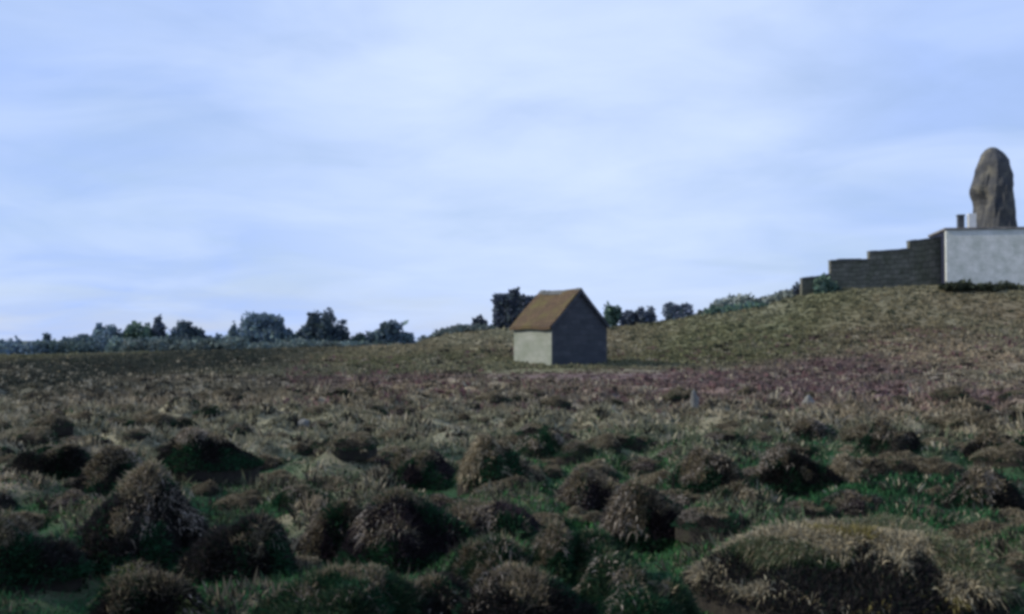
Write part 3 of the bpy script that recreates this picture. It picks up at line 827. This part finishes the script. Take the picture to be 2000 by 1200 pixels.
def trunk_mesh(name, seed, lobes, parent, rbase):
    """a tapering trunk with a limb into each lobe"""
    rs = np.random.RandomState(seed); V, T = [], []
    def tube(p, q, r0, r1, n=7):
        p, q = np.array(p, float), np.array(q, float); d = unit((q - p)[None])[0]
        s = np.cross(d, [.3, .9, .1]); s /= np.linalg.norm(s); u = np.cross(d, s); o = len(V)
        mids = [p, p * .6 + q * .4 + rs.normal(0, .03, 3) * np.linalg.norm(q - p), q]
        for c, r in zip(mids, (r0, r0 * .6 + r1 * .4, r1)):
            for k in range(n):
                a = 6.2832 * k / n; V.append(c + (s * math.cos(a) + u * math.sin(a)) * r)
        for l in range(2):
            for k in range(n):
                T.append((o + l * n + k, o + l * n + (k + 1) % n, o + (l + 1) * n + (k + 1) % n, o + (l + 1) * n + k))
    zt = min(l[2] for l in lobes)
    fork = (0, 0, max(zt * .6, .25))
    tube((0, 0, -.5), fork, rbase, rbase * .75)
    for l in lobes: tube(fork, (l[0], l[1], l[2] + l[5] * .2), rbase * .55, rbase * .15)
    return mesh_np(name, V, T, M_bark, parent, smooth=True)

def tree(kind, label, cat, Yd, blobs, pal, seed, group, dens=1.0, base=None):
    """blobs: lobes given as photo rectangles (left, right, top, bottom), at real distance Yd"""
    l = min(b[0] for b in blobs); r_ = max(b[1] for b in blobs)
    x = at((l + r_) / 2, 650, Yd)[0]; z0 = gz(x, Yd)
    root = thing(kind, label, cat, (x, Yd, z0), 0, group)
    rs = np.random.RandomState(seed); lobes = []
    for (a, b, t, bt) in blobs:
        A = at(a, t, Yd); B = at(b, bt, Yd)
        rx = (B[0] - A[0]) / 2; rz = (A[2] - B[2]) / 2
        dy = rs.uniform(-.3, .3) * rx
        lobes.append(((A[0] + B[0]) / 2 - x, dy, (A[2] + B[2]) / 2 - z0, rx * 1.06, rx * 1.06, rz * .98))
    area = sum(q[3] * q[5] for q in lobes)
    leaf = 0.17 * Yd / 100
    n = int(min(12000, dens * 1500 * area * 3.14 / (Yd / 100) ** 2 / 4 + 250))
    crown_mesh('crown', seed, lobes, n, leaf, pal, root)
    trunk_mesh('trunk', seed, lobes, root, max(.06, .07 * sum(q[3] for q in lobes)))
    return root

TG = 'trees along the far skyline'
Yt = 105
tree('round_tree', 'big broad flat-topped dark tree, tallest on the left skyline', 'tree', Yt, [(474, 530, 606, 690), (505, 557, 610, 690), (478, 556, 632, 700), (540, 577, 640, 700)], 'blue', 1, TG, 1.3)
tree('round_tree', 'dark double-crowned tree with a notch in its top', 'tree', Yt, [(600, 626, 610, 660), (618, 656, 612, 690), (576, 622, 636, 700), (640, 682, 636, 700)], 'blue', 2, TG, 1.2)
tree('round_tree', 'dark dome-shaped tree with a low right shoulder, nearest the centre gap', 'tree', Yt, [(735, 782, 622, 690), (708, 752, 642, 700), (770, 808, 646, 700)], 'blue', 3, TG, 1.2)
tree('round_tree', 'dark tree with a peaked crown and a small green right shoulder', 'tree', Yt, [(345, 374, 624, 670), (332, 385, 640, 700), (370, 396, 636, 690), (390, 420, 652, 700)], 'blue', 4, TG)
tree('spire_tree', 'thin dark spire-shaped tree beside the greener rounded tree', 'conifer', Yt, [(301, 316, 620, 660), (298, 322, 638, 690)], 'dusk', 5, TG, 1.4)
tree('round_tree', 'greener rounded tree between the spire and the ragged dark tree', 'tree', Yt, [(242, 284, 630, 690), (268, 304, 636, 690), (250, 300, 650, 700)], 'green', 6, TG)
tree('round_tree', 'ragged dark tree with two small tips at the left end of the skyline', 'tree', Yt, [(186, 206, 634, 670), (202, 230, 634, 680), (172, 244, 643, 700)], 'blue', 7, TG, 1.2)
tree('spire_tree', 'small pointed conifer on the far left skyline', 'conifer', Yt, [(83, 98, 652, 690), (74, 106, 668, 700)], 'blue', 8, TG, 1.2)
tree('spire_tree', 'little pale blue cone-shaped conifer left of the flat-topped tree', 'conifer', 118, [(450, 462, 632, 670), (440, 476, 646, 690)], 'blue', 9, TG)
tree('bush', 'low dark bush between the small conifer and the ragged tree', 'bush', Yt, [(112, 150, 664, 710), (140, 182, 658, 710)], 'blue', 10, TG, 1.3)
tree('bush', 'low dark bush in the gap left of the dome-shaped tree', 'bush', Yt, [(680, 720, 656, 700)], 'green', 11, TG)
for q, (a, b, t, lab) in enumerate([
    (148, 186, 660, 'low blue-green tree filling the gap left of the ragged dark tree'), (228, 258, 646, 'small blue-green tree between the ragged tree and the greener tree'),
    (316, 342, 654, 'low blue-green tree between the spire tree and the peaked tree'), (412, 450, 656, 'low blue-green tree right of the peaked tree'),
    (548, 586, 650, 'low blue-green tree between the flat-topped tree and the notched tree'), (672, 716, 660, 'low blue-green tree right of the notched tree')]):
    tree('round_tree', lab, 'tree', 112, [(a, (a + b) / 2 + 6, t, 700), ((a + b) / 2 - 6, b, t + 4, 700)], 'blue' if q % 2 else 'green', 60 + q, TG, 1.3)
BG = 'pale scrub below the skyline trees'
tree('bush', 'pale grey-green bush under the spire-shaped tree', 'bush', 92, [(238, 290, 660, 706), (280, 334, 662, 706)], 'pale', 12, BG)
tree('bush', 'pale grey-green bush under the peaked tree', 'bush', 92, [(330, 390, 664, 706), (380, 440, 662, 704)], 'pale', 13, BG)
tree('bush', 'pale grey-green bush left of the flat-topped tree foot', 'bush', 92, [(430, 482, 660, 700), (470, 540, 668, 700)], 'pale', 14, BG)
tree('bush', 'pale grey bush at the foot of the notched tree', 'bush', 92, [(560, 620, 664, 700), (610, 680, 668, 700)], 'pale', 15, BG)
tree('bush', 'blue-grey bush at the far left edge of the skyline', 'bush', 98, [(-40, 60, 660, 720), (40, 116, 664, 716)], 'blue', 16, BG)
# round the hut
HGp = 'trees and bushes behind the hut'
tree('dense_tree', 'tall dark square-shouldered tree standing close behind the hut', 'tree', 80, [(965, 983, 573, 596), (978, 1000, 573, 598), (965, 984, 588, 620), (965, 984, 610, 650), (980, 1002, 600, 650), (996, 1014, 562, 600), (985, 1030, 572, 640), (1010, 1060, 574, 640)], 'dusk', 20, HGp, 1.8)
tree('bush', 'tiny round dark bush on the rise left of the hut', 'bush', 80, [(924, 950, 620, 650)], 'dusk', 21, HGp)
tree('bush', 'low pale scrub bush on the rise left of the hut', 'bush', 78, [(826, 880, 650, 680), (860, 930, 634, 668), (910, 964, 634, 660)], 'pale', 22, HGp)
tree('thin_tree', 'slim see-through tree just right of the hut gable', 'tree', 78, [(1180, 1198, 594, 630), (1196, 1214, 598, 625), (1188, 1208, 615, 650)], 'green', 23, HGp, 0.7)
tree('bush', 'dark rounded bush right of the slim tree', 'bush', 78, [(1212, 1250, 606, 650), (1238, 1268, 602, 650), (1262, 1281, 600, 648)], 'dusk', 24, HGp, 1.2)
tree('bush', 'square-topped dark bush standing alone right of the hut', 'bush', 78, [(1300, 1328, 590, 640), (1324, 1353, 591, 636), (1302, 1350, 600, 645)], 'dusk', 25, HGp, 1.5)
for q, (a, b, t) in enumerate([(60, 130, 669), (120, 180, 665), (210, 270, 659), (262, 330, 660), (318, 384, 660), (372, 436, 659), (424, 486, 658), (536, 600, 662), (590, 660, 666), (650, 730, 666), (720, 800, 668)]):
    tree('bush', 'low blue-green bush in the hedge line at the foot of the skyline trees', 'bush', 98, [(a, (a + b) / 2 + 12, t, 704), ((a + b) / 2 - 12, b, t + (q % 3) * 2, 704)], 'hazy', 80 + q, 'hedge line at the foot of the skyline trees', 1.1)
for q, (a, b, t, lab) in enumerate([(1360, 1396, 604, 'small pale shrub at the lower end of the skyline strip of scrub'), (1470, 1512, 583, 'small pale shrub between the flat bush and the middle of the skyline slope'), (1512, 1550, 566, 'pale ragged shrub just left of the dark bush with the tall tip')]):
    tree('bush', lab, 'bush', 76, [(a, (a + b) / 2 + 6, t + 4, t + 34), ((a + b) / 2 - 6, b, t, t + 30)], 'silver', 95 + q, 'bushes leading up to the stone wall', .8)
for q, (a, b, t, lab) in enumerate([(1836, 1900, 549, 'low dark weeds at the left corner of the white house'), (1896, 1990, 552, 'low dark weeds along the foot of the white house')]):
    tree('bush', lab, 'plant', 70.6, [(a, (a + b) / 2 + 6, t + 3, t + 20), ((a + b) / 2 - 6, b, t, t + 20)], 'weed', 105 + q, 'weeds at the foot of the walls', 1)
WG = 'bushes leading up to the stone wall'
tree('bush', 'pale grey-green flat bush halfway up the skyline slope', 'bush', 74, [(1392, 1440, 584, 616), (1420, 1474, 577, 610), (1462, 1500, 584, 606)], 'silver', 26, WG, 1.2)
tree('hedge', 'low dark hedge along the skyline below the pale bush', 'hedge', 72.5, [(1376, 1420, 600, 626), (1410, 1460, 596, 620), (1450, 1500, 590, 614)], 'green', 27, WG, 1.2)
tree('bush', 'grey-green bush in the middle of the rising skyline', 'bush', 75, [(1494, 1530, 575, 606), (1522, 1556, 566, 600)], 'silver', 28, WG)
tree('bush', 'dark bush with a tall tip just below the wall', 'bush', 75, [(1548, 1574, 556, 596), (1566, 1590, 548, 590), (1586, 1612, 544, 590)], 'dusk', 29, WG, 1.2)
tree('bush', 'dark bush against the lower end of the wall', 'bush', 72, [(1590, 1624, 540, 590), (1612, 1640, 552, 586)], 'green', 30, WG)

# ------------------------------------------------------------------ light, sky
SUN_EL, SUN_AZ = rad(33), rad(-89)   # azimuth from +Y towards +X
sd = Vector((math.sin(SUN_AZ) * math.cos(SUN_EL), math.cos(SUN_AZ) * math.cos(SUN_EL), math.sin(SUN_EL)))
L = bpy.data.lights.new('sun', 'SUN'); L.energy = 3.4; L.angle = rad(0.6); L.color = (1.0, 0.93, 0.82)
lo = bpy.data.objects.new('sun', L); link(lo); lo.rotation_euler = (-sd).to_track_quat('-Z', 'Y').to_euler(); lo.location = sd * 60

w = bpy.data.worlds.new('World'); sc.world = w; w.use_nodes = True
nt = w.node_tree; nt.nodes.clear()
out = nt.nodes.new('ShaderNodeOutputWorld'); bg = nt.nodes.new('ShaderNodeBackground'); bg.inputs[1].default_value = 0.094
sky = nt.nodes.new('ShaderNodeTexSky'); sky.sky_type = 'NISHITA'; sky.sun_disc = False
sky.sun_elevation = SUN_EL; sky.sun_rotation = SUN_AZ; sky.air_density = 1.0; sky.dust_density = 0.25; sky.ozone_density = 1.5
tc = nt.nodes.new('ShaderNodeTexCoord'); sep = nt.nodes.new('ShaderNodeSeparateXYZ'); nt.links.new(tc.outputs['Generated'], sep.inputs[0])
def math_(op, a, b=None):
    n = nt.nodes.new('ShaderNodeMath'); n.operation = op
    for i, v in enumerate((a, b)):
        if v is None: continue
        if isinstance(v, (int, float)): n.inputs[i].default_value = v
        else: nt.links.new(v, n.inputs[i])
    return n.outputs[0]
zc = math_('ADD', math_('MAXIMUM', sep.outputs[2], 0.0), 0.16)
cmb = nt.nodes.new('ShaderNodeCombineXYZ')
nt.links.new(math_('DIVIDE', sep.outputs[0], zc), cmb.inputs[0]); nt.links.new(math_('DIVIDE', sep.outputs[1], zc), cmb.inputs[1])
n1 = nt.nodes.new('ShaderNodeTexNoise'); n1.inputs['Scale'].default_value = 1.5; n1.inputs['Detail'].default_value = 7; n1.inputs['Roughness'].default_value = 0.55; n1.inputs['Distortion'].default_value = 0.4
nt.links.new(cmb.outputs[0], n1.inputs['Vector'])
cr = nt.nodes.new('ShaderNodeMapRange'); cr.inputs[1].default_value = 0.36; cr.inputs[2].default_value = 0.68; cr.inputs[3].default_value = 0.66; cr.inputs[4].default_value = 1.0
nt.links.new(n1.outputs[0], cr.inputs[0])
mx = nt.nodes.new('ShaderNodeMix'); mx.data_type = 'RGBA'
nt.links.new(cr.outputs[0], mx.inputs[0]); nt.links.new(sky.outputs[0], mx.inputs[6]); mx.inputs[7].default_value = (3.85, 5.25, 8.8, 1)
n2 = nt.nodes.new('ShaderNodeTexNoise'); n2.inputs['Scale'].default_value = 1.6; n2.inputs['Detail'].default_value = 6; n2.inputs['Distortion'].default_value = 0.6
mp = nt.nodes.new('ShaderNodeMapping'); mp.inputs['Location'].default_value = (3.2, 1.1, 0); nt.links.new(cmb.outputs[0], mp.inputs[0]); nt.links.new(mp.outputs[0], n2.inputs['Vector'])
cr2 = nt.nodes.new('ShaderNodeMapRange'); cr2.inputs[1].default_value = 0.42; cr2.inputs[2].default_value = 0.75; cr2.inputs[4].default_value = 0.55
nt.links.new(n2.outputs[0], cr2.inputs[0])
mx2 = nt.nodes.new('ShaderNodeMix'); mx2.data_type = 'RGBA'; nt.links.new(cr2.outputs[0], mx2.inputs[0]); nt.links.new(mx.outputs[2], mx2.inputs[6]); mx2.inputs[7].default_value = (6.0, 7.15, 9.5, 1)
vd = nt.nodes.new('ShaderNodeVectorMath'); vd.operation = 'DOT_PRODUCT'; nt.links.new(tc.outputs['Generated'], vd.inputs[0]); vd.inputs[1].default_value = Vector((0.03, 0.97, 0.235)).normalized()
gl = nt.nodes.new('ShaderNodeMapRange'); gl.interpolation_type = 'SMOOTHSTEP'; gl.inputs[1].default_value = 0.945; gl.inputs[2].default_value = 1.0; gl.inputs[4].default_value = 1.1
nt.links.new(vd.outputs['Value'], gl.inputs[0])
gf = math_('MINIMUM', math_('MULTIPLY', gl.outputs[0], n1.outputs[0]), 0.85)
mx3 = nt.nodes.new('ShaderNodeMix'); mx3.data_type = 'RGBA'; nt.links.new(gf, mx3.inputs[0]); nt.links.new(mx2.outputs[2], mx3.inputs[6]); mx3.inputs[7].default_value = (6.5, 7.6, 9.7, 1)
nt.links.new(mx3.outputs[2], bg.inputs[0]); nt.links.new(bg.outputs[0], out.inputs[0])

# ------------------------------------------------------------------ camera
cam = bpy.data.cameras.new('camera'); co = bpy.data.objects.new('camera', cam); link(co)
cam.sensor_width = 36; cam.lens = 36 * F / 2000; cam.clip_end = 8000; cam.clip_start = 0.05
co.location = (0, 0, EYE); co.rotation_euler = (rad(90) + PITCH, 0, 0)
sc.camera = co

sc.view_settings.view_transform = 'Standard'; sc.view_settings.look = 'None'; sc.view_settings.exposure = 0.3; sc.view_settings.gamma = 1
sc.render.engine = 'CYCLES'
sc.cycles.filter_width = 3.6      # the soft focus of small-gauge film
sc.cycles.max_bounces = 5; sc.cycles.diffuse_bounces = 3
